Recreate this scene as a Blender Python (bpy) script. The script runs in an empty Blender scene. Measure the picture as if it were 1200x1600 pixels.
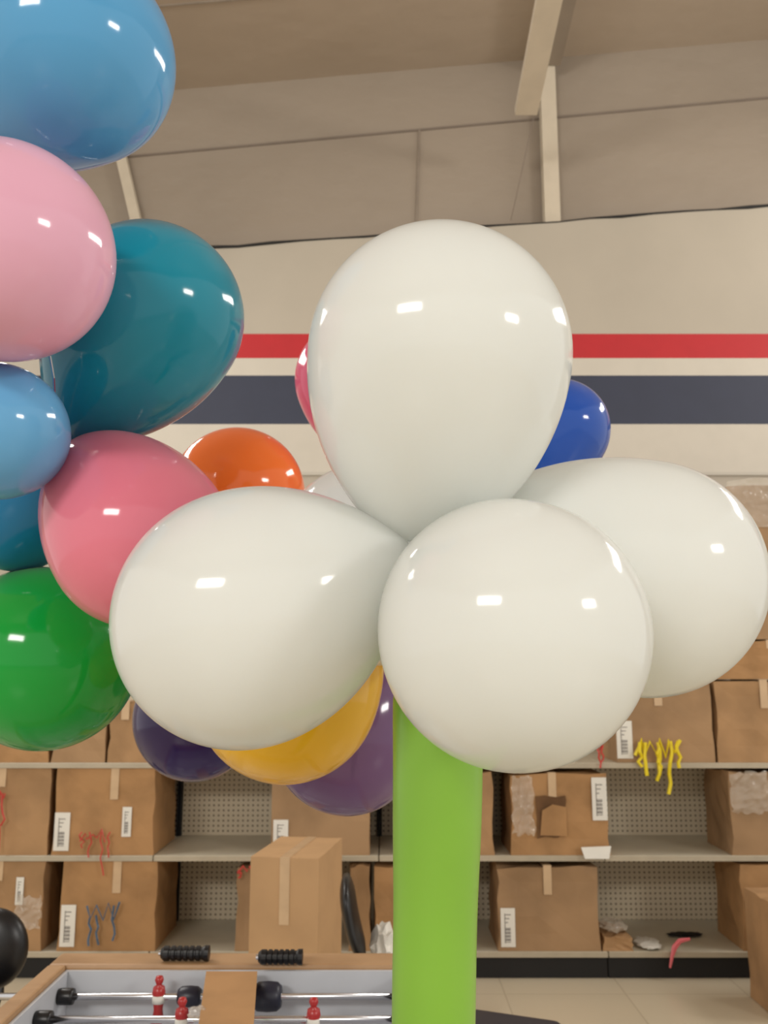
import bpy, bmesh, math, random
from mathutils import Vector, Matrix
random.seed(7)
sc = bpy.context.scene
COL = sc.collection
try: sc.view_settings.view_transform = 'Standard'
except Exception: pass

# ---------------- camera ----------------
F = 1400.0
TH = math.atan(250/1400.0)
CAM = Vector((0, 0, 1.6))
FW = Vector((0, math.cos(TH), math.sin(TH)))
UP = Vector((0, -math.sin(TH), math.cos(TH)))
RT = Vector((1, 0, 0))
cd = bpy.data.cameras.new('camera'); cam = bpy.data.objects.new('camera', cd); COL.objects.link(cam)
cd.sensor_fit = 'VERTICAL'; cd.sensor_height = 24; cd.lens = F/1600*24
cd.dof.use_dof = True; cd.dof.focus_distance = 1.0; cd.dof.aperture_fstop = 7
cam.location = CAM; cam.rotation_euler = (math.pi/2+TH, 0, 0)
sc.camera = cam
def ray(px, py): return RT*((px-600)/F) + UP*((800-py)/F) + FW
def C3(px, py, c): return CAM + ray(px, py)*c          # at camera-axis depth
def W(px, py, Y):                                       # on a vertical plane y=Y
    r = ray(px, py); return CAM + r*(Y/r.y)
def Zp(px, py, z):                                      # on a horizontal plane
    r = ray(px, py); return CAM + r*((z-1.6)/r.z)

# ---------------- materials ----------------
def lin(c):
    r = []
    for v in c:
        v /= 255.0
        r.append(v/12.92 if v <= .04045 else ((v+.055)/1.055)**2.4)
    return (*r, 1)
def base_mat(name):
    m = bpy.data.materials.new(name); m.use_nodes = True
    nt = m.node_tree; p = nt.nodes['Principled BSDF']; return m, nt, p
def mat(name, col, rough=.6, metal=0, noise=0.0, scale=8, bump=0, col2=None, stretch=None, spec=.5, dist=.02):
    m, nt, p = base_mat(name)
    p.inputs['Base Color'].default_value = lin(col); p.inputs['Roughness'].default_value = rough
    p.inputs['Metallic'].default_value = metal
    p.inputs['Specular IOR Level'].default_value = spec
    tc = nt.nodes.new('ShaderNodeTexCoord'); mp = nt.nodes.new('ShaderNodeMapping')
    nt.links.new(tc.outputs['Object'], mp.inputs[0])
    if stretch: mp.inputs['Scale'].default_value = stretch
    n = nt.nodes.new('ShaderNodeTexNoise'); n.inputs['Scale'].default_value = scale; n.inputs['Detail'].default_value = 5
    nt.links.new(mp.outputs[0], n.inputs['Vector'])
    cr = nt.nodes.new('ShaderNodeValToRGB')
    c1 = lin(col); c2 = lin(col2) if col2 else tuple([v*(1-noise) for v in c1[:3]])+(1,)
    cr.color_ramp.elements[0].color = c2; cr.color_ramp.elements[1].color = c1
    cr.color_ramp.elements[0].position = .35; cr.color_ramp.elements[1].position = .6
    nt.links.new(n.outputs['Fac'], cr.inputs[0]); nt.links.new(cr.outputs[0], p.inputs['Base Color'])
    if bump:
        b = nt.nodes.new('ShaderNodeBump'); b.inputs['Strength'].default_value = bump; b.inputs['Distance'].default_value = dist
        nt.links.new(n.outputs['Fac'], b.inputs['Height']); nt.links.new(b.outputs[0], p.inputs['Normal'])
    return m
def latex(name, col, trans=.18, rough=.1, sheen=.12, sss=0, mott=.95):
    m, nt, p = base_mat(name)
    c = lin(col)
    p.inputs['Roughness'].default_value = rough
    p.inputs['Specular IOR Level'].default_value = .5
    p.inputs['Sheen Weight'].default_value = sheen; p.inputs['Sheen Roughness'].default_value = .6
    if sss:
        p.inputs['Subsurface Weight'].default_value = sss; p.inputs['Subsurface Radius'].default_value = (1,.97,.94); p.inputs['Subsurface Scale'].default_value = .06
    n = nt.nodes.new('ShaderNodeTexNoise'); n.inputs['Scale'].default_value = 3.5; n.inputs['Detail'].default_value = 3
    tc = nt.nodes.new('ShaderNodeTexCoord'); nt.links.new(tc.outputs['Object'], n.inputs['Vector'])
    cr = nt.nodes.new('ShaderNodeValToRGB')
    cr.color_ramp.elements[0].color = tuple([v*mott for v in c[:3]])+(1,); cr.color_ramp.elements[1].color = c
    cr.color_ramp.elements[0].position = .3; cr.color_ramp.elements[1].position = .7
    nt.links.new(n.outputs['Fac'], cr.inputs[0]); nt.links.new(cr.outputs[0], p.inputs['Base Color'])
    t = nt.nodes.new('ShaderNodeBsdfTranslucent'); nt.links.new(cr.outputs[0], t.inputs['Color'])
    mx = nt.nodes.new('ShaderNodeMixShader'); mx.inputs[0].default_value = trans
    nt.links.new(p.outputs[0], mx.inputs[1]); nt.links.new(t.outputs[0], mx.inputs[2])
    nt.links.new(mx.outputs[0], nt.nodes['Material Output'].inputs['Surface'])
    return m
M = {}
M['wall'] = mat('wall_paint', (180,171,156), .7, noise=.05, scale=2)
M['wall_low'] = mat('wall_low_paint', (192,186,174), .7, noise=.05, scale=2)
M['red'] = mat('red_stripe', (184,28,36), .6, noise=.05)
M['navy'] = mat('navy_stripe', (48,53,72), .6, noise=.05)
M['cream'] = mat('cream_stripe', (200,193,180), .6, noise=.03)
M['insul'] = mat('insulation_vinyl', (156,143,128), .5, noise=.07, scale=.9, bump=.5, stretch=(1,1,1.5), dist=.1)
M['roof'] = mat('roof_vinyl', (172,156,138), .5, noise=.08, scale=.7, bump=.5, stretch=(.8,1.3,1), dist=.1)
M['seam'] = mat('seam', (124,111,99), .6, noise=.1)
M['seam_soft'] = mat('seam_soft', (142,129,115), .6, noise=.1)
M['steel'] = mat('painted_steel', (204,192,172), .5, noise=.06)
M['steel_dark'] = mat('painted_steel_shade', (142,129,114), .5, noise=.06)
M['card'] = mat('cardboard', (172,136,98), .75, noise=.24, scale=4, bump=.3, spec=.2)
M['card_b'] = mat('cardboard_greyish', (166,134,100), .75, noise=.26, scale=3, bump=.3, spec=.2)
M['card_c'] = mat('cardboard_warm', (174,134,92), .75, noise=.24, scale=5, bump=.3, spec=.2)
M['card_light'] = mat('cardboard_pale', (190,154,114), .75, noise=.1, scale=5, bump=.08, spec=.2)
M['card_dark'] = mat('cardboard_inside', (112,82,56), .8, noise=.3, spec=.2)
M['tape'] = mat('packing_tape', (204,174,138), .18, noise=.12)
M['paper'] = mat('paper', (224,221,212), .6, noise=.05)
M['ink'] = mat('ink', (110,104,100), .6)
M['shelf'] = mat('shelf_enamel', (200,192,172), .4, noise=.06)
M['rail'] = mat('price_rail_enamel', (178,167,146), .4, noise=.1)
M['black'] = mat('black_plastic', (16,15,18), .35, noise=.2)
M['blackm'] = mat('black_matte', (20,18,18), .7, noise=.2)
M['chrome'] = mat('chrome', (215,215,220), .18, metal=1)
M['wood'] = mat('tan_wood', (172,136,98), .45, noise=.3, scale=5, stretch=(1,3,1), col2=(154,118,80))
M['tblue'] = mat('table_pale_grey', (190,193,199), .4, noise=.06)
M['redp'] = mat('red_plastic', (170,44,44), .3)
M['navyp'] = mat('navy_plastic', (28,30,46), .4)
M['yel_r'] = mat('yellow_ribbon', (228,206,30), .4)
M['red_r'] = mat('red_ribbon', (190,60,54), .4)
M['blue_r'] = mat('blue_ribbon', (70,98,124), .4)
# clear film: transparent sheet with crinkled gloss
m, nt, p = base_mat('clear_film'); M['plastic'] = m
p.inputs['Base Color'].default_value = lin((225,215,200)); p.inputs['Roughness'].default_value = .1
n = nt.nodes.new('ShaderNodeTexNoise'); n.inputs['Scale'].default_value = 12; tc = nt.nodes.new('ShaderNodeTexCoord')
nt.links.new(tc.outputs['Object'], n.inputs['Vector']); b = nt.nodes.new('ShaderNodeBump'); b.inputs['Strength'].default_value = 1; b.inputs['Distance'].default_value = .04
nt.links.new(n.outputs['Fac'], b.inputs['Height']); nt.links.new(b.outputs[0], p.inputs['Normal'])
tr_ = nt.nodes.new('ShaderNodeBsdfTransparent'); mx = nt.nodes.new('ShaderNodeMixShader'); mx.inputs[0].default_value = .34
nt.links.new(tr_.outputs[0], mx.inputs[1]); nt.links.new(p.outputs[0], mx.inputs[2]); nt.links.new(mx.outputs[0], nt.nodes['Material Output'].inputs['Surface'])
# pegboard
m, nt, p = base_mat('pegboard'); M['peg'] = m
tc = nt.nodes.new('ShaderNodeTexCoord'); s = nt.nodes.new('ShaderNodeVectorMath'); s.operation = 'SCALE'; s.inputs['Scale'].default_value = 1/.03
fr = nt.nodes.new('ShaderNodeVectorMath'); fr.operation = 'FRACTION'
sb = nt.nodes.new('ShaderNodeVectorMath'); sb.operation = 'SUBTRACT'; sb.inputs[1].default_value = (.5,.5,.5)
ml = nt.nodes.new('ShaderNodeVectorMath'); ml.operation = 'MULTIPLY'; ml.inputs[1].default_value = (1,0,1)
ln = nt.nodes.new('ShaderNodeVectorMath'); ln.operation = 'LENGTH'
lt = nt.nodes.new('ShaderNodeMath'); lt.operation = 'LESS_THAN'; lt.inputs[1].default_value = .2
mx = nt.nodes.new('ShaderNodeMix'); mx.data_type = 'RGBA'
mx.inputs[6].default_value = lin((204,190,164)); mx.inputs[7].default_value = lin((110,94,76))
for a, b in ((tc.outputs['Object'], s.inputs[0]), (s.outputs[0], fr.inputs[0]), (fr.outputs[0], sb.inputs[0]), (sb.outputs[0], ml.inputs[0]),
             (ml.outputs[0], ln.inputs[0]), (ln.outputs['Value'], lt.inputs[0]), (lt.outputs[0], mx.inputs[0]), (mx.outputs[2], p.inputs['Base Color'])):
    nt.links.new(a, b)
# floor tiles
m, nt, p = base_mat('floor_tile'); M['floor'] = m
tc = nt.nodes.new('ShaderNodeTexCoord'); br = nt.nodes.new('ShaderNodeTexBrick'); br.offset = 0
br.inputs['Scale'].default_value = 1; br.inputs['Brick Width'].default_value = .61; br.inputs['Row Height'].default_value = .61
br.inputs['Mortar Size'].default_value = .003
br.inputs['Color1'].default_value = lin((204,192,168)); br.inputs['Color2'].default_value = lin((200,188,164)); br.inputs['Mortar'].default_value = lin((176,162,138))
nt.links.new(tc.outputs['Object'], br.inputs['Vector']); nt.links.new(br.outputs['Color'], p.inputs['Base Color']); p.inputs['Roughness'].default_value = .3

# ---------------- helpers ----------------
def link(name, bm, m, parent=None, smooth=False, loc=None):
    me = bpy.data.meshes.new(name)
    bmesh.ops.recalc_face_normals(bm, faces=bm.faces[:])
    bm.to_mesh(me); bm.free(); me.materials.append(m)
    if smooth:
        for f in me.polygons: f.use_smooth = True
    o = bpy.data.objects.new(name, me); COL.objects.link(o)
    if parent is not None: o.parent = parent
    if loc is not None: o.location = loc
    return o
def tag(o, label, cat, group=None):
    o['label'] = label; o['category'] = cat
    if group: o['group'] = group
    return o
def thing(name, label, cat, loc=(0,0,0), rotz=0, group=None):
    o = bpy.data.objects.new(name, None); COL.objects.link(o); o.location = loc; o.rotation_euler = (0,0,rotz)
    o.empty_display_size = .05
    return tag(o, label, cat, group)
def struct(name, bm, m, parent=None):
    o = link(name, bm, m, parent)
    if parent is None: o['kind'] = 'structure'
    return o
def box(bm, a, b, bev=0, seg=2):
    a = Vector(a); b = Vector(b)
    r = bmesh.ops.create_cube(bm, size=1)
    vs = r['verts']
    for v in vs:
        v.co = Vector(((a.x+b.x)/2+v.co.x*(b.x-a.x), (a.y+b.y)/2+v.co.y*(b.y-a.y), (a.z+b.z)/2+v.co.z*(b.z-a.z)))
    if bev:
        es = list({e for v in vs for e in v.link_edges})
        bmesh.ops.bevel(bm, geom=es, offset=bev, segments=seg, affect='EDGES', profile=.6)
def tube(bm, pts, r, seg=8, taper=None):
    pts = [Vector(q) for q in pts]; rings = []
    prev = None
    for i, q in enumerate(pts):
        t = (pts[min(i+1, len(pts)-1)]-pts[max(i-1, 0)]).normalized()
        if prev is None:
            u = t.orthogonal().normalized()
        else:
            u = (prev - t*prev.dot(t)); u = u.normalized() if u.length > 1e-6 else t.orthogonal().normalized()
        prev = u; v = t.cross(u)
        rr = r if taper is None else taper[i]
        rings.append([bm.verts.new(q+(u*math.cos(2*math.pi*k/seg)+v*math.sin(2*math.pi*k/seg))*rr) for k in range(seg)])
    for i in range(len(rings)-1):
        for k in range(seg):
            bm.faces.new((rings[i][k], rings[i][(k+1)%seg], rings[i+1][(k+1)%seg], rings[i+1][k]))
    bm.faces.new(rings[0][::-1]); bm.faces.new(rings[-1])
def lathe(bm, prof, seg=48, axis='z', off=(0,0,0)):
    off = Vector(off)
    def pt(r, h, k):
        a = 2*math.pi*k/seg; x, y = r*math.cos(a), r*math.sin(a)
        return off+(Vector((x,y,h)) if axis == 'z' else Vector((h,x,y)))
    rings = []
    for r, h in prof:
        if r < 1e-6: rings.append([bm.verts.new(pt(0,h,0))])
        else: rings.append([bm.verts.new(pt(r,h,k)) for k in range(seg)])
    for i in range(len(rings)-1):
        A, B = rings[i], rings[i+1]
        for k in range(seg):
            k2 = (k+1)%seg
            if len(A) == 1 and len(B) == 1: continue
            if len(A) == 1: bm.faces.new((A[0], B[k], B[k2]))
            elif len(B) == 1: bm.faces.new((A[k], A[k2], B[0]))
            else: bm.faces.new((A[k], A[k2], B[k2], B[k]))

# ---------------- setting ----------------
bm = bmesh.new(); box(bm, (-8,-9,-.1), (8,6.1,0)); struct('floor', bm, M['floor'])
YW = 5.82
def ledge(px): return 387+(px-340)*(-65/860)
def plate(name, pts, thick, m):
    bm = bmesh.new()
    a = [bm.verts.new(q) for q in pts]; b = [bm.verts.new(Vector(q)+Vector((0,thick,0))) for q in pts]
    bm.faces.new(a); bm.faces.new(b[::-1])
    for i in range(len(a)): bm.faces.new((a[i], b[i], b[(i+1)%len(a)], a[(i+1)%len(a)]))
    return struct(name, bm, m)
L, R_ = -900, 2100
tl, tr = W(L, ledge(L), YW), W(R_, ledge(R_), YW)
wall = plate('wall_back', [(tl.x,YW,0), (tr.x,YW,0), tr, tl], .14, M['wall'])
def band(name, y0, y1, m, t=.004):
    z0, z1 = W(600,y1,YW).z, W(600,y0,YW).z
    bm = bmesh.new(); box(bm, (-6.4,YW-t,z0), (6.4,YW,z1)); return struct(name, bm, m)
band('trim_1', 522, 560, M['red'])
band('trim_2', 560, 587, M['cream'])
band('trim_3', 587, 663, M['navy'])
band('trim_4', 663, 738, M['cream'])
band('trim_5', 738, 743, M['wall_low'], .012)
# uneven dark top edge of the wall panels
bm = bmesh.new(); rr = random.Random(4); n = 60
pts = [tl.lerp(tr, i/n)+Vector((0,-.004,rr.uniform(-.006,.010))) for i in range(n+1)]
tube(bm, pts, .010, 6, taper=[rr.uniform(.004,.013) for _ in pts]); struct('trim_6', bm, M['blackm'])
# upper insulated wall
YU = 5.97
def eave(px): return 140+(px-280)*(-.085)
el, er = W(L, eave(L), YU), W(R_, eave(R_), YU)
plate('wall_upper', [(el.x,YU,3.9), (er.x,YU,3.9), er, el], .1, M['insul'])
def girt(px): return 245+(px-200)*(-.092)
bm = bmesh.new(); tube(bm, [W(L,girt(L),YU-.003), W(R_,girt(R_),YU-.003)], .009, 6); struct('trim_7', bm, M['seam'])
bm = bmesh.new(); tube(bm, [W(650,ledge(650)-5,YU-.003), W(655,girt(650),YU-.003)], .010, 6)
struct('trim_8', bm, M['seam_soft'])
# roof
def roofz(x, y):
    t = (x-el.x)/(er.x-el.x); return el.z+(er.z-el.z)*t + (YU-y)*.14
bm = bmesh.new()
c = [(-8,-9), (8,-9), (8,6.05), (-8,6.05)]
a = [bm.verts.new((x,y,roofz(x,y))) for x,y in c]; b = [bm.verts.new((x,y,roofz(x,y)+.1)) for x,y in c]
bm.faces.new(a); bm.faces.new(b[::-1])
for i in range(4): bm.faces.new((a[i], b[i], b[(i+1)%4], a[(i+1)%4]))
struct('ceiling', bm, M['roof'])
for i, y in enumerate((5.25, 4.2, 3.0, 1.6, 0)):
    bm = bmesh.new(); tube(bm, [(-8,y,roofz(-8,y)), (8,y,roofz(8,y))], .009, 6); struct('trim_%d' % (9+i), bm, M['seam_soft'])
# beams and posts
def beam(name, p0, p1, w, h, m, label):
    bm = bmesh.new(); p0, p1 = Vector(p0), Vector(p1)
    vs = []
    for q in (p0, p1):
        vs.append([bm.verts.new(q+Vector((dx*w/2,0,dz*h))) for dx, dz in ((-1,0),(1,0),(1,1),(-1,1))])
    for k in range(4): bm.faces.new((vs[0][k], vs[0][(k+1)%4], vs[1][(k+1)%4], vs[1][k]))
    bm.faces.new(vs[0][::-1]); bm.faces.new(vs[1])
    return tag(link(name, bm, m), label, 'beam')
q = W(822, 180, 5.3)
beam('ceiling_beam', q, q+Vector((0,-9,9*.14)), .145, .05, M['steel'], 'pale steel beam ending in mid air below the ceiling, above the white top balloon')
q = W(866, 92, 5.75)
q2 = W(864, 343, 5.86)
bm = bmesh.new()
zt = roofz(q.x, 5.95)-.002
box(bm, (q2.x-.055,5.86,q2.z-.02), (q2.x+.055,5.875,zt)); box(bm, (q2.x-.055,5.94,q2.z-.02), (q2.x+.055,5.955,zt)); box(bm, (q2.x-.01,5.87,q2.z-.02), (q2.x+.01,5.945,zt))
tag(link('steel_column', bm, M['steel']), 'pale upright steel column standing on top of the striped wall', 'column')
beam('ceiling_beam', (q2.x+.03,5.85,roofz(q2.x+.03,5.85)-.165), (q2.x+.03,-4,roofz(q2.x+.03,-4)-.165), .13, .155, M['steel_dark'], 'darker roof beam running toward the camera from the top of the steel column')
bm = bmesh.new(); a = W(172,170,5.88); b = W(214,350,5.88)
tube(bm, [a, b], .05, 4); tag(link('steel_brace', bm, M['steel']), 'slanted pale steel brace above the wall, just under the sky blue balloon', 'brace')
bm = bmesh.new(); tube(bm, [W(834,182,5.32), W(798,345,5.82)], .003, 5)
tag(link('hanging_wire', bm, M['seam']), 'thin wire running down from the free beam end to the wall top', 'wire')

# ---------------- shelving ----------------
YF, YB = 5.1, 5.74
ZS = [W(600,1487,YF).z, W(600,1337,YF).z, W(600,1192,YF).z]
def shelving(x0, x1, label):
    t = thing('shelving_unit', label, 'shelf', ((x0+x1)/2, YF, 0), 0, 'shelving bays along the back wall')
    w = (x1-x0)/2-.003; d = YB-YF
    bm = bmesh.new(); box(bm, (-w,.02,0), (w,d,ZS[0]-.035)); link('base', bm, M['blackm'], t)
    for s in (-1, 1):
        bm = bmesh.new(); box(bm, (s*w-(.012 if s>0 else 0),d-.05,ZS[0]), (s*w+.012 if s<0 else s*w,d-.012,1.5)); link('upright', bm, M['blackm'], t)
    bm = bmesh.new(); box(bm, (-w,d-.012,ZS[0]), (w,d,1.5)); link('back_panel', bm, M['peg'], t)
    for z in ZS:
        bm = bmesh.new(); box(bm, (-w,0,z-.026), (w,d-.012,z), .002, 1); sh = link('shelf', bm, M['shelf'], t)
        bm = bmesh.new(); box(bm, (-w,-.006,z-.028), (w,0,z-.001), .001, 1); link('price_rail', bm, M['rail'], sh)
xr = W(592, 1300, YF).x
shelving(xr-3.66, xr-2.44, 'enamel shelving bay at the far left end, beyond the picture edge')
shelving(xr-2.44, xr-1.22, 'cream shelving bay at left under the green balloon, mostly filled with cartons')
shelving(xr-1.22, xr, 'cream shelving bay left of the green stem, with bare pegboard at its left')
shelving(xr, xr+1.22, 'cream shelving bay just right of the green stem, holding cartons')
shelving(xr+1.22, xr+2.44, 'cream shelving bay with bare pegboard under yellow ribbons at right')

# ---------------- cartons ----------------
NC = [0]
def carton(label, x0, x1, yt, shelf, yf=None, depth=.42, rot=0, labels=(), tape=True, torn=None, m=None, z0=None, group=None, wrap=False, crush=1.0):
    yf = yf or YF+.004
    NC[0] += 1
    m = m or ('card', 'card_b', 'card_c')[NC[0]*5 % 3]
    z0 = ZS[shelf]+.001 if z0 is None else z0
    r = ray(600, yt); zt = 1.6+r.z/r.y*yf
    c = FW.dot(Vector((0,yf,(z0+zt)/2-1.6)))
    X0, X1 = (x0-600)/F*c, (x1-600)/F*c
    w, h = X1-X0, zt-z0
    t = thing('cardboard_box', label, 'box', ((X0+X1)/2, yf+depth/2, z0), rot, group)
    bm = bmesh.new(); box(bm, (-w/2,-depth/2,0), (w/2,depth/2,h))
    bmesh.ops.subdivide_edges(bm, edges=bm.edges[:], cuts=4, use_grid_fill=True)
    rr = random.Random(label)
    for v in bm.verts:
        onx = abs(abs(v.co.x)-w/2) < 1e-4; ony = abs(abs(v.co.y)-depth/2) < 1e-4; onz = abs(v.co.z-h) < 1e-4
        if v.co.z < 1e-4: continue
        if ony and not onx and not onz: v.co.y += crush*rr.uniform(0, .010)*(1 if v.co.y<0 else -1)
        if onz: v.co.z -= crush*rr.uniform(0, .022)
        if onx: v.co.x -= crush*math.copysign(rr.uniform(0,.014), v.co.x)
    link('body', bm, M[m], t)
    if tape:
        tw = .022; ox = rr.uniform(-.05,.05)*crush
        bm = bmesh.new(); box(bm, (ox-tw,-depth/2-.0025,h*rr.uniform(.6,.8)), (ox+tw,-depth/2-.001,h-.004)); box(bm, (ox-tw,-depth/2-.002,h-.008), (ox+tw,depth/2,h+.001))
        link('packing_tape', bm, M['tape'], t)
    for (lx0, lx1, ly0, ly1) in labels:      # fractions of the front face
        bm = bmesh.new(); ax, bx_ = -w/2+lx0*w, -w/2+lx1*w; az, bz = h*ly0, h*ly1
        box(bm, (ax,-depth/2-.005,az), (bx_,-depth/2-.0035,bz)); lb = link('paper_label', bm, M['paper'], t)
        bm = bmesh.new(); n = 9; lw = bx_-ax
        for k in range(n):
            q0 = az+(bz-az)*(.12+.4*k/n); box(bm, (ax+lw*.3,-depth/2-.0062,q0), (ax+lw*.68,-depth/2-.005,q0+(bz-az)*.015*(1+(k*7)%2)))
        for k in range(3):
            q0 = az+(bz-az)*(.62+.1*k); box(bm, (ax+lw*.3,-depth/2-.0062,q0), (ax+lw*(.5+.1*k),-depth/2-.005,q0+(bz-az)*.02))
        box(bm, (ax+lw*.27,-depth/2-.0062,az+(bz-az)*.1), (ax+lw*.31,-depth/2-.005,az+(bz-az)*.86))
        link('barcode', bm, M['ink'], lb)
    if torn:
        a0, a1, b0, b1 = torn
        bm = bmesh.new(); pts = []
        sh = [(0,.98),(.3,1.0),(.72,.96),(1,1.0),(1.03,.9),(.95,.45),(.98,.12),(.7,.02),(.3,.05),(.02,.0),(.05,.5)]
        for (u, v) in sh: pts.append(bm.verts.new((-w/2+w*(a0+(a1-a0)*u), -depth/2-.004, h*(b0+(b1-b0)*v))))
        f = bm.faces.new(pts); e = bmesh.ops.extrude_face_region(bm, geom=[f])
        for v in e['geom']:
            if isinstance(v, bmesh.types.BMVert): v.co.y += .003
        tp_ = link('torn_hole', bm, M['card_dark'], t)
        bm = bmesh.new(); q = [(.12,.08),(1.02,.06),(1.0,.74),(.55,.8),(.2,.66)]
        f = bm.faces.new([bm.verts.new((-w/2+w*(a0+(a1-a0)*u), -depth/2-.008-.016*v, h*(b0+(b1-b0)*v))) for u, v in q]); e = bmesh.ops.extrude_face_region(bm, geom=[f])
        for v in e['geom']:
            if isinstance(v, bmesh.types.BMVert): v.co.y += .003
        link('torn_flap', bm, M[m], tp_)
    if wrap:
        bm = bmesh.new(); a0, a1, b0, b1 = wrap
        n = 9; g = [[bm.verts.new((-w/2+w*(a0+(a1-a0)*i/n)+rr.uniform(-.01,.01), -depth/2-.006-rr.uniform(0,.014), h*(b0+(b1-b0)*j/n)+rr.uniform(-.012,.012))) for j in range(n+1)] for i in range(n+1)]
        for i in range(n):
            for j in range(n): bm.faces.new((g[i][j], g[i+1][j], g[i+1][j+1], g[i][j+1]))
        link('plastic_film', bm, M['plastic'], t)
    return t
g3 = 'cartons on the top shelf'; g2 = 'cartons on the middle shelf'; g1 = 'cartons on the bottom shelf'
carton('low brown carton on the top shelf, leftmost under the green balloon', -60, 78, 1120, 2, group=g3)
carton('brown carton on the top shelf under the green balloon, second from the left edge', 82, 166, 1100, 2, group=g3)
carton('brown carton on the top shelf between green and dark purple balloons', 170, 236, 1095, 2, group=g3)
carton('brown carton on the top shelf hidden behind the yellow balloon', 330, 470, 1110, 2, group=g3)
carton('brown carton on the top shelf with yellow ribbons hanging down its front', 962, 1114, 1062, 2, labels=((.0,.16,.05,.5),), group=g3)
carton('brown carton on the top shelf at right edge, beside the yellow-ribboned carton', 1118, 1270, 1062, 2, group=g3)
def ztop(yt, yf=YF+.004): r = ray(600, yt); return 1.6+r.z/r.y*yf
carton('flat brown carton right under the large film-wrapped carton', 1114, 1275, 1000, 2, z0=ztop(1062)+.003, group=g3)
carton('large carton wrapped in glossy film, topmost of the stack at right edge', 1142, 1330, 757, 2, z0=ztop(1000)+.004, wrap=(.0,1,.72,1.03), group=g3, crush=1.6)
carton('brown carton cut by the left picture edge on the middle shelf', -90, 78, 1192, 1, group=g2)
carton('brown carton on the middle shelf with red strings hanging from its base', 84, 243, 1192, 1, depth=.5, labels=((.02,.17,.05,.46),(.68,.77,.2,.52)), group=g2)
carton('brown carton behind the purple balloon on the middle shelf, white label at lower left', 423, 578, 1205, 1, labels=((.03,.18,.05,.42),), group=g2)
carton('brown carton peeking out right of the green stem on the middle shelf', 640, 772, 1205, 1, group=g2)
carton('torn brown carton on the middle shelf with a white label at upper right', 797, 952, 1207, 1, labels=((.83,.98,.42,.94),), torn=(.26,.56,.2,.72), wrap=(.02,.24,.25,.95), group=g2)
carton('brown carton at right edge on the middle shelf with glossy film over its top', 1140, 1290, 1203, 1, depth=.38, wrap=(.02,.42,.5,.98), group=g2)
carton('brown carton cut by the left picture edge on the bottom shelf, narrow label on front', -80, 68, 1342, 0, labels=((.7,.78,.5,.8),), wrap=(.72,.98,.25,.6), group=g1)
carton('brown carton on the bottom shelf with blue ribbons hanging on its front', 92, 245, 1342, 0, depth=.5, labels=((.03,.18,.05,.5),), group=g1)
carton('narrow carton on the bottom shelf behind the tall free-standing carton', 368, 440, 1355, 0, depth=.35, tape=False, group=g1)
carton('brown carton on the bottom shelf left of the black chair back', 545, 580, 1350, 0, depth=.35, tape=False, group=g1)
carton('brown carton on the bottom shelf between black chair and green stem', 584, 700, 1350, 0, depth=.35, tape=False, group=g1)
carton('brown carton on the bottom shelf right of the green stem, label at lower left', 777, 937, 1352, 0, depth=.45, labels=((.03,.17,.05,.5),), group=g1)
carton('small low carton on the bottom shelf beside bare pegboard', 941, 990, 1462, 0, depth=.3, tape=False, group=g1)
carton('brown carton on the bottom shelf at right edge behind the floor carton', 1158, 1300, 1350, 0, depth=.38, group=g1)
carton('tall pale carton standing on the floor behind the game table', 400, 512, 1340, 0, yf=4.1, depth=.5, rot=math.radians(-9), m='card_light', z0=.001, tape=True, crush=.12)
carton('brown carton standing on the floor at lower right picture edge', 1212, 1370, 1412, 0, yf=4.5, depth=.34, z0=.001, crush=.4)

# ---------------- ribbons, scraps ----------------
def squiggle(px0, px1, y0, y1, n, drips, Y, r, m, name, label, cat='ribbon', seed=1):
    rr = random.Random(seed); bm = bmesh.new(); pts = []
    for i in range(n+1):
        px = px0+(px1-px0)*i/n
        pts.append(W(px+rr.uniform(-3,3), (y0 if i%2 else y1)+rr.uniform(-5,5), Y-rr.uniform(0,.02)))
    tube(bm, pts, r, 6)
    for (px, ya, yb) in drips:
        q = [W(px+rr.uniform(-4,4)*(k>0), ya+(yb-ya)*k/5, Y-.004-rr.uniform(0,.012)) for k in range(6)]
        tube(bm, q, r, 6)
    return tag(link(name, bm, m), label, cat)
squiggle(994, 1063, 1154, 1180, 9, ((1000,1160,1198),(1008,1160,1212),(1028,1160,1220),(1030,1170,1205),(1047,1158,1241),(1060,1158,1200)), YF-.02, .010, M['yel_r'], 'curling_ribbon', 'bunch of bright yellow ribbons hanging over the top shelf edge at right', seed=3)
squiggle(124, 172, 1300, 1312, 7, ((128,1300,1325),(140,1300,1340),(158,1300,1368),(172,1300,1340)), YF-.02, .004, M['red_r'], 'curling_ribbon', 'red ribbons dangling from the middle shelf carton at left', seed=5)
squiggle(134, 185, 1440, 1412, 6, ((140,1435,1478),(150,1430,1476),(178,1415,1470)), YF-.02, .006, M['blue_r'], 'curling_ribbon', 'grey blue ribbons hanging on the bottom shelf carton', seed=6)
squiggle(930, 944, 1160, 1172, 3, ((935,1160,1200),(942,1165,1192)), YF-.02, .005, M['red_r'], 'curling_ribbon', 'short red ribbon on the top shelf edge under the front white balloon', seed=7)
squiggle(-6, 8, 1240, 1250, 3, ((0,1240,1330),(4,1240,1290)), YF-.02, .005, M['red_r'], 'curling_ribbon', 'red ribbon at the left picture edge on the middle shelf', seed=8)
squiggle(372, 395, 1358, 1366, 4, ((374,1360,1372),), YF-.02, .006, M['red_r'], 'curling_ribbon', 'tiny red ribbon on the narrow carton beside the tall pale carton', seed=9)
bm = bmesh.new(); tube(bm, [W(1078,1467,YF-.02), W(1062,1470,YF-.02), W(1054,1480,YF-.02), W(1050,1495,YF-.02), W(1047,1512,YF-.02)], .01, 6, taper=[.008,.014,.016,.01,.006])
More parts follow.
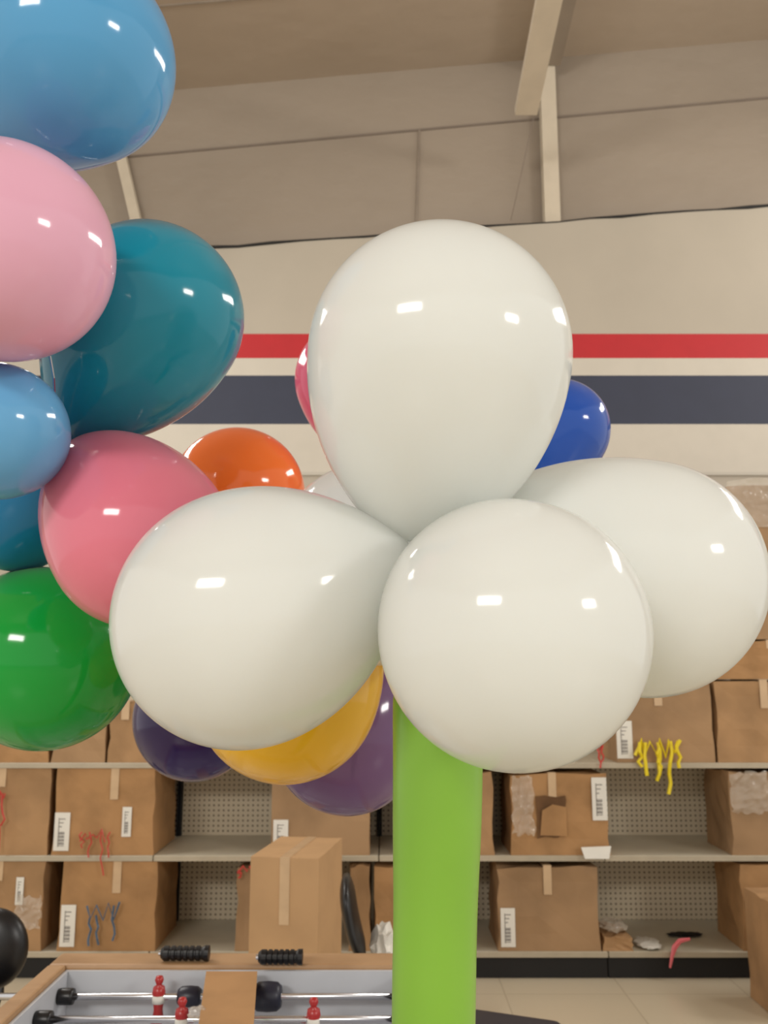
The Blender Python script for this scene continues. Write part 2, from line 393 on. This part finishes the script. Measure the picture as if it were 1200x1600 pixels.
tag(link('burst_balloon', bm, latex('pink_scrap', (240,120,130))), 'limp pink balloon scrap hanging over the bottom shelf edge', 'balloon scrap')
def crumple(name, x0, x1, y0, y1, Y, m, label, cat, seed, d=.12):
    a = W(x0, y1, Y); b = W(x1, y0, Y); rr = random.Random(seed)
    bm = bmesh.new(); bmesh.ops.create_icosphere(bm, subdivisions=3, radius=1)
    for v in bm.verts:
        k = rr.uniform(.72,1.05); v.co = Vector((v.co.x*(b.x-a.x)/2*k, v.co.y*d*k, v.co.z*(b.z-a.z)/2*k))
    mn = min(v.co.z for v in bm.verts)
    o = link(name, bm, m); o.location = ((a.x+b.x)/2, Y+d*.7, a.z-mn+.0)
    tag(o, label, cat); return o
o = crumple('plastic_bag', 995, 1040, 1470, 1480, YF+.02, M['paper'], 'crumpled white wrapping on the bottom shelf near bare pegboard', 'wrapping', 1); o.location.z = ZS[0]+.015
o = crumple('plastic_bag', 940, 985, 1452, 1470, YF+.02, M['plastic'], 'clear crumpled bag resting on the small low carton', 'bag', 2); o.location.z = ztop(1462)+.03
o = crumple('plastic_bag', 1042, 1104, 1460, 1467, YF+.25, M['blackm'], 'black crumpled strap lying on the bare bottom shelf at right', 'strap', 4, d=.04); o.location.z = ZS[0]+.012
bm = bmesh.new(); q = [W(908,1324,YF-.03), W(955,1322,YF-.03), W(952,1342,YF-.045), W(914,1342,YF-.045)]
f = bm.faces.new([bm.verts.new(v) for v in q]); e = bmesh.ops.extrude_face_region(bm, geom=[f])
for v in e['geom']:
    if isinstance(v, bmesh.types.BMVert): v.co.y += .003
tag(link('paper_sheet', bm, M['paper']), 'white paper sheet hanging from the middle shelf edge under the torn carton', 'paper')

# ---------------- balloons ----------------
def balloon(label, px, py, c, rpx, neck, m, cat='balloon', group=None, crown=1.0, q=.72, name='balloon'):
    cen = C3(px, py, c); nk = C3(*neck); R = rpx*c/F
    ax = (cen-nk); Ln = ax.length; ax.normalize()
    t = thing(name, label, cat, nk, 0, group)
    t.rotation_mode = 'QUATERNION'; t.rotation_quaternion = ax.to_track_quat('Z', 'Y')
    rn = R*.05
    prof = []
    N = 40
    for i in range(N+1):
        s = 1-i/N                      # 1 at neck, 0 at equator
        r = R*max(0, 1-s**2.05)**q
        fl = rn*(max(0,(s-.75)/.25))**2
        prof.append((max(r, 0)+fl, Ln*(1-s)))
    for i in range(1, 29):
        a = math.pi/2*i/28; prof.append((R*math.cos(a) if i < 28 else 0, Ln+R*crown*math.sin(a)))
    bm = bmesh.new(); lathe(bm, prof, 96); link('body', bm, m, t, True)
    bm = bmesh.new()
    k = rn*1.1
    lathe(bm, [(rn*.9,.001),(k*1.1,-.004),(k*1.15,-.008),(k*.9,-.012),(rn*.7,-.014),(rn*.8,-.02),(k*1.3,-.028),(k*1.35,-.030),(k*1.1,-.031),(rn*.3,-.022),(0,-.022)], 20)
    link('knot', bm, m, t, True)
    return t
WHT = latex('white_latex', (240,243,240), .24, .1, .1, .7, .96)
gp = 'white petal balloons of the balloon flower'
balloon('large white balloon pointing straight up, top petal of the flower', 686, 558, 1.0, 205, (650,860,1.05), WHT, group=gp, q=.68)
balloon('large white balloon lying to the left, overlapping the rose balloon', 384, 965, 1.0, 200, (640,854,1.0), WHT, group=gp, crown=1.03, q=.78)
balloon('round white balloon facing the camera, covering the top of the green stem', 802, 990, .87, 210, (725,922,1.08), WHT, group=gp)
balloon('large white balloon reaching to the right picture edge, in front of cartons', 1005, 903, 1.09, 184, (690,850,1.07), WHT, group=gp, q=.64)
balloon('half hidden greyish white balloon behind the flower, seen under the top petal', 584, 880, 1.34, 158, (640,850,1.12), WHT, group=gp)
# green stem
LIME = latex('lime_latex', (150,204,72), .22, .25, .08, .3, .86)
bm = bmesh.new(); top = C3(684, 985, 1.085); foot = Vector((.034, top.y, 0))
n = 60; pts = []; tp = []
for i in range(n+1):
    s = i/n; p = top.lerp(foot, s) + Vector((.0012*math.sin(s*17),0,0)); pts.append(p)
    r = .0560-.035*min(s,.36) + .0005*math.sin(s*23)+.0004*math.sin(s*51+1)
    if s < .06: r *= math.sqrt(max(0.02, 1-((.06-s)/.06)**2))
    if s > .97: r *= math.sqrt(max(0.05, 1-((s-.97)/.03)**2))
    tp.append(r)
tube(bm, pts, 0, 48, taper=tp)
st = thing('long_balloon', 'lime green long balloon standing upright as the flower stem', 'balloon', foot)
o = link('body', bm, LIME, st, True, loc=-foot)
bm = bmesh.new(); lathe(bm, [(0,.012),(.006,.01),(.006,0),(.012,-.012),(.012,-.014),(0,-.012)], 16); o = link('knot', bm, LIME, st, True, loc=top-foot)

g4 = 'coloured balloons at left'; g5 = 'coloured balloons behind the white flower'
balloon('sky blue balloon in the upper left corner of the picture', 114, 92, 1.2, 157, (-60,190,1.4), latex('sky_latex', (92,172,222), .2), group=g4)
balloon('light pink balloon at left edge between sky blue and teal balloons', 6, 394, 1.05, 169, (30,440,1.30), latex('pink_latex', (240,184,208), .2), group=g4)
balloon('dark teal balloon between light pink balloon and the white flower', 235, 494, 1.35, 145, (108,690,1.31), latex('teal_latex', (0,142,166), .2), group=g4)
balloon('small light blue balloon at left edge below the light pink balloon', -6, 674, 1.13, 107, (50,690,1.28), latex('lightblue_latex', (108,180,228), .2), group=g4)
balloon('deep blue balloon at left edge between light blue and green balloons', 28, 795, 1.45, 98, (104,700,1.36), latex('deepblue_latex', (0,130,184), .2), group=g4)
balloon('rose pink balloon left of the white flower, above the green balloon', 221, 841, 1.22, 140, (122,700,1.33), latex('rose_latex', (243,136,158), .2), group=g4)
balloon('green balloon at lower left below the rose pink balloon', 72, 1028, 1.42, 141, (-10,985,1.62), latex('green_latex', (0,172,60), .2), group=g4, crown=1.05)
balloon('orange balloon peeking over the left white petal', 372, 772, 1.8, 104, (400,935,1.85), latex('orange_latex', (255,126,44), .2), group=g5)
balloon('hot pink balloon sliver behind the left side of the top petal', 552, 594, 2.0, 91, (600,740,2.05), latex('hotpink_latex', (248,110,156), .2), group=g5)
balloon('royal blue balloon behind the right side of the top petal', 872, 672, 2.0, 80, (790,820,2.0), latex('royal_latex', (30,86,186), .2), group=g5)
balloon('dark purple navy balloon below the left white petal, beside the green balloon', 306, 1122, 1.9, 96, (400,975,1.95), latex('indigo_latex', (56,34,104), .15), group=g5)
balloon('golden yellow balloon just under the left white petal', 449, 1076, 1.35, 144, (530,900,1.5), latex('yellow_latex', (255,204,46), .2), group=g5)
balloon('muted purple balloon under the yellow one, left of the green stem', 543, 1150, 1.65, 119, (600,960,1.72), latex('purple_latex', (122,88,138), .2), group=g5)
bm = bmesh.new(); tube(bm, [C3(78,556,1.19), C3(84,590,1.2), C3(86,640,1.24), C3(104,690,1.3)], .0018, 6)
tag(link('balloon_string', bm, M['chrome']), 'thin silvery string between light pink and teal balloons', 'string')

# ---------------- game table ----------------
ZR = .87
xl = Zp(95, 1490, ZR).x; xr_ = .12; yb = Zp(300,1488,ZR).y; yi = Zp(300,1507,ZR).y; yn = 1.35
SW = .045
t = thing('foosball_table', 'wooden table football game with pale inner walls and steel rods', 'game table', ((xl+xr_)/2,(yb+yn)/2,0))
O = Vector(t.location)
def tb(name, a, b, m, bev=0, parent=None):
    bm = bmesh.new(); box(bm, Vector(a)-O, Vector(b)-O, bev); return link(name, bm, m, parent or t)
tb('end_wall', (xl,yi,.62), (xr_,yb,ZR), M['wood'], .008); tb('end_wall', (xl,yn-.1,.62), (xr_,yn,ZR), M['wood'], .008)
tb('side_wall', (xl,yn,.62), (xl+SW,yi,ZR), M['wood'], .006); tb('side_wall', (xr_-SW,yn,.62), (xr_,yi,ZR), M['wood'], .006)
tb('inner_liner', (xl+SW+.002,yi-.012,.70), (xr_-SW-.002,yi-.001,ZR-.012), M['tblue'])
tb('inner_liner', (xl+SW+.001,yn,.70), (xl+SW+.01,yi-.014,ZR-.012), M['tblue']); tb('inner_liner', (xr_-SW-.01,yn,.70), (xr_-SW-.001,yi-.014,ZR-.012), M['tblue'])
tb('playfield', (xl+SW,yn,.66), (xr_-SW,yi,.70), M['tblue'])
for x in (xl+.01, xr_-.09):
    for y in (yn+.0, yb-.1): tb('leg', (x,y,0), (x+.08,y+.08,.63), M['wood'], .006)
def rod(py, x0, x1, zr, players, grip, collars=()):
    y = Zp(300, py, zr).y
    bm = bmesh.new(); tube(bm, [Vector((x0,y,zr))-O, Vector((x1,y,zr))-O], .008, 14); r = link('rod', bm, M['chrome'], t, True)
    for px in (xl+.075, xr_-.075):
        bm = bmesh.new(); lathe(bm, [(0,-.018),(.018,-.018),(.019,-.012),(.019,.012),(.018,.018),(0,.018)], 20, 'x', Vector((px,y,zr))-O); link('bumper', bm, M['black'], r, True)
    for px, w, rad in collars:
        x = Zp(px, py, zr).x
        bm = bmesh.new(); lathe(bm, [(0,-w),(rad*.7,-w),(rad*.95,-w*.7),(rad,0),(rad*.95,w*.7),(rad*.7,w),(0,w)], 24, 'x', Vector((x,y,zr))-O); link('collar', bm, M['navyp'], r, True)
    for px, mm in players:
        x = Zp(px, py, zr).x; q = Vector((x,y,zr))-O
        bm = bmesh.new()
        lathe(bm, [(0,.048),(.008,.046),(.011,.038),(.008,.03),(.006,.027),(.014,.022),(.016,.01),(.013,-.01),(.011,-.03),(.014,-.05),(.013,-.058),(0,-.058)], 16, 'z', q)
        box(bm, q+Vector((-.013,-.018,-.06)), q+Vector((.013,.012,-.045)), .003)
        pl = link('player_figure', bm, mm, r, True)
        bm = bmesh.new(); lathe(bm, [(0.0145,.004),(.0165,.004),(.0155,-.014),(.0135,-.014)], 16, 'z', q); link('shirt_band', bm, M['paper'], pl, True)
    if grip:
        bm = bmesh.new(); pr = [(0,-.06)]
        for k in range(6): pr += [(.017,-.058+k*.02), (.014,-.048+k*.02)]
        pr += [(.017,.058),(0,.06)]
        lathe(bm, pr, 20, 'x', Vector((x0 if grip<0 else x1,y,zr))-O); link('grip', bm, M['black'], r)
rod(1557, xl-.30, xr_+.02, .82, ((248,M['redp']),), 0, ((296,.028,.024),(418,.034,.034)))
rod(1593, xl-.05, xr_+.02, .82, ((490,M['redp']),(284,M['redp'])), 0)
rod(1660, xl-.25, xr_+.02, .82, ((200,M['navyp']),(400,M['navyp'])), -1)
for i, (a, b, py, lb) in enumerate(((252,328,1490,'black ribbed handle lying on the far table rim, left one'), (404,474,1496,'black ribbed handle lying on the far table rim, right one below the tall carton'))):
    z = ZR+.018; A, B = Zp(a,py,z), Zp(b,py,z); g = thing('handle_grip', lb, 'handle', ((A.x+B.x)/2, A.y, z-.018), 0, 'loose handles on the table rim')
    h = (B.x-A.x)/2; bm = bmesh.new(); pr = [(0,-h),(.012,-h),(.018,-h+.008)]
    nn = 6
    for k in range(nn): x = -h+.012+(2*h-.03)*k/nn; pr += [(.018,x),(.018,x+.008),(.015,x+.010),(.015,x+.014)]
    pr += [(.019,h-.012),(.019,h-.002),(0,h)]
    lathe(bm, pr, 20, 'x', (0,0,.019)); link('grip_body', bm, M['black'], g)
    bm = bmesh.new(); tube(bm, [(-h-.006,0,.019),(-h+.001,0,.019)], .007, 10); link('socket', bm, M['chrome'], g)
bm = bmesh.new()
a, b, c_, d_ = Zp(322,1521,.868), Zp(402,1521,.868), Zp(394,1640,.845), Zp(305,1640,.845)
f = bm.faces.new([bm.verts.new(v) for v in (a,b,c_,d_)]); e = bmesh.ops.extrude_face_region(bm, geom=[f])
for v in e['geom']:
    if isinstance(v, bmesh.types.BMVert): v.co.z += .005
tag(link('cardboard_sheet', bm, M['card_c']), 'plain brown cardboard piece laid across the rods of the game table', 'cardboard')
o = crumple('plastic_bag', 290, 325, 1572, 1598, 2.15, M['plastic'], 'small clear plastic scrap on the rods beside the cardboard piece', 'plastic', 9, d=.02)
o.location.z = .85

# ---------------- chairs, bench ----------------
cx, cy = W(556,1430,3.5).x, 3.5
t = thing('folding_chair', 'black chair with a slim curved back, between tall carton and green stem', 'chair', (cx,cy,0), 0)
zt_ = W(540,1368,3.5).z; zb_ = W(575,1495,3.5).z
xa, xb = W(541,1370,3.5).x-cx, W(566,1495,3.5).x-cx
bm = bmesh.new()
pts = [(xa+(xb-xa)*s - .012*math.sin(math.pi*s), .0, zt_+(zb_-zt_)*s) for s in [i/14 for i in range(15)]]
vv = []
for s_, (x, y, z) in zip([i/14 for i in range(15)], pts):
    w = .14*math.sqrt(max(.12, 1-abs(2*s_-1)**4)); th = .030*math.sqrt(max(.2, 1-abs(2*s_-1)**4))
    vv.append([bm.verts.new((x+th*math.cos(a), y+w*math.sin(a), z)) for a in [2*math.pi*k/20 for k in range(20)]])
for i in range(14):
    for k in range(20): bm.faces.new((vv[i][k], vv[i][(k+1)%20], vv[i+1][(k+1)%20], vv[i+1][k]))
bm.faces.new(vv[0]); bm.faces.new(vv[-1][::-1]); link('backrest', bm, M['black'], t, True)
bm = bmesh.new(); box(bm, (xb-.01,-.2,.44), (xb+.36,.2,.48), .015); link('seat', bm, M['black'], t)
for s in (-1,1):
    bm = bmesh.new(); tube(bm, [(xb-.01,s*.06,zb_+.02),(xb,s*.12,zb_-.08),(xb+.02,s*.19,.46),(xb-.06,s*.2,.012)], .011, 10); link('leg', bm, M['black'], t, True)
    bm = bmesh.new(); tube(bm, [(xb+.3,s*.19,.45),(xb+.36,s*.2,.012)], .011, 10); link('leg', bm, M['black'], t, True)
o = crumple('paper_bag', 575, 625, 1430, 1530, 3.45, M['paper'], 'crumpled white sheet heaped on the black chair seat beside green stem', 'paper', 11, d=.1)
o.location.z += .484-min((o.matrix_basis @ v.co).z for v in o.data.vertices)
t = thing('office_chair', 'black padded chair with a rounded back at lower left picture edge', 'chair', (W(-10,1485,3.3).x,3.3,0))
bm = bmesh.new(); bmesh.ops.create_uvsphere(bm, u_segments=32, v_segments=20, radius=1)
zc = W(0,1482,3.3).z
for v in bm.verts: v.co = Vector((v.co.x*.118, v.co.y*.06, v.co.z*.132+zc))
link('backrest', bm, M['black'], t, True)
bm = bmesh.new(); box(bm, (-.21,-.46,.42), (.21,-.02,.49), .03, 3); link('seat', bm, M['black'], t)
bm = bmesh.new(); tube(bm, [(0,.06,zc-.05),(0,.07,.5),(0,.0,.43),(0,-.2,.43)], .018, 10); link('back_support', bm, M['black'], t, True)
bm = bmesh.new(); tube(bm, [(0,-.24,.43),(0,-.24,.08)], .025, 14); link('post', bm, M['chrome'], t, True)
for k in range(5):
    a = 2*math.pi*k/5; bm = bmesh.new(); tube(bm, [(0,-.24,.09),(.27*math.cos(a),-.24+.27*math.sin(a),.05),(.28*math.cos(a),-.24+.28*math.sin(a),.012)], .016, 8); link('leg', bm, M['black'], t, True)
# dark bench at right of stem
q = Zp(800, 1570, .52)
t = thing('padded_bench', 'dark navy padded bench end sticking out right of the green stem', 'bench', (q.x-.10,q.y-.2,0), math.radians(-22))
bm = bmesh.new(); box(bm, (-.24,-.2,.40), (.20,.16,.52), .03, 4); link('seat', bm, M['navyp'], t, True)
for sx in (-.18,.15):
    for sy in (-.1,.1):
        bm = bmesh.new(); tube(bm, [(sx,sy,.41),(sx*1.08,sy*1.2,0.01)], .014, 8); link('leg', bm, M['black'], t, True)

# ---------------- lights ----------------
def area(name, loc, target, sx, sy, power, col=(1,.96,.90)):
    l = bpy.data.lights.new(name, 'AREA'); l.shape = 'RECTANGLE'; l.size = sx; l.size_y = sy; l.energy = power; l.color = col
    o = bpy.data.objects.new(name, l); COL.objects.link(o); o.location = loc
    o.rotation_euler = (Vector(target)-Vector(loc)).to_track_quat('-Z', 'Y').to_euler()
    return o
T = (0, 2.2, 1.6)
area('lamp_a', (-3.4,-5.8,5.0), T, 2.6, .9, 260)
area('lamp_b', (7.6,-3.8,4.6), T, 1.8, .8, 190)
area('lamp_c', (5.0,4.4,4.9), (0,1,1.4), 2.4, .5, 100)
area('lamp_d', (-3.3,4.3,4.4), (0,.5,1.4), 2.8, .6, 110)
w = bpy.data.worlds.new('world'); sc.world = w; w.use_nodes = True
w.node_tree.nodes['Background'].inputs[0].default_value = (1,.955,.885,1); w.node_tree.nodes['Background'].inputs[1].default_value = .93
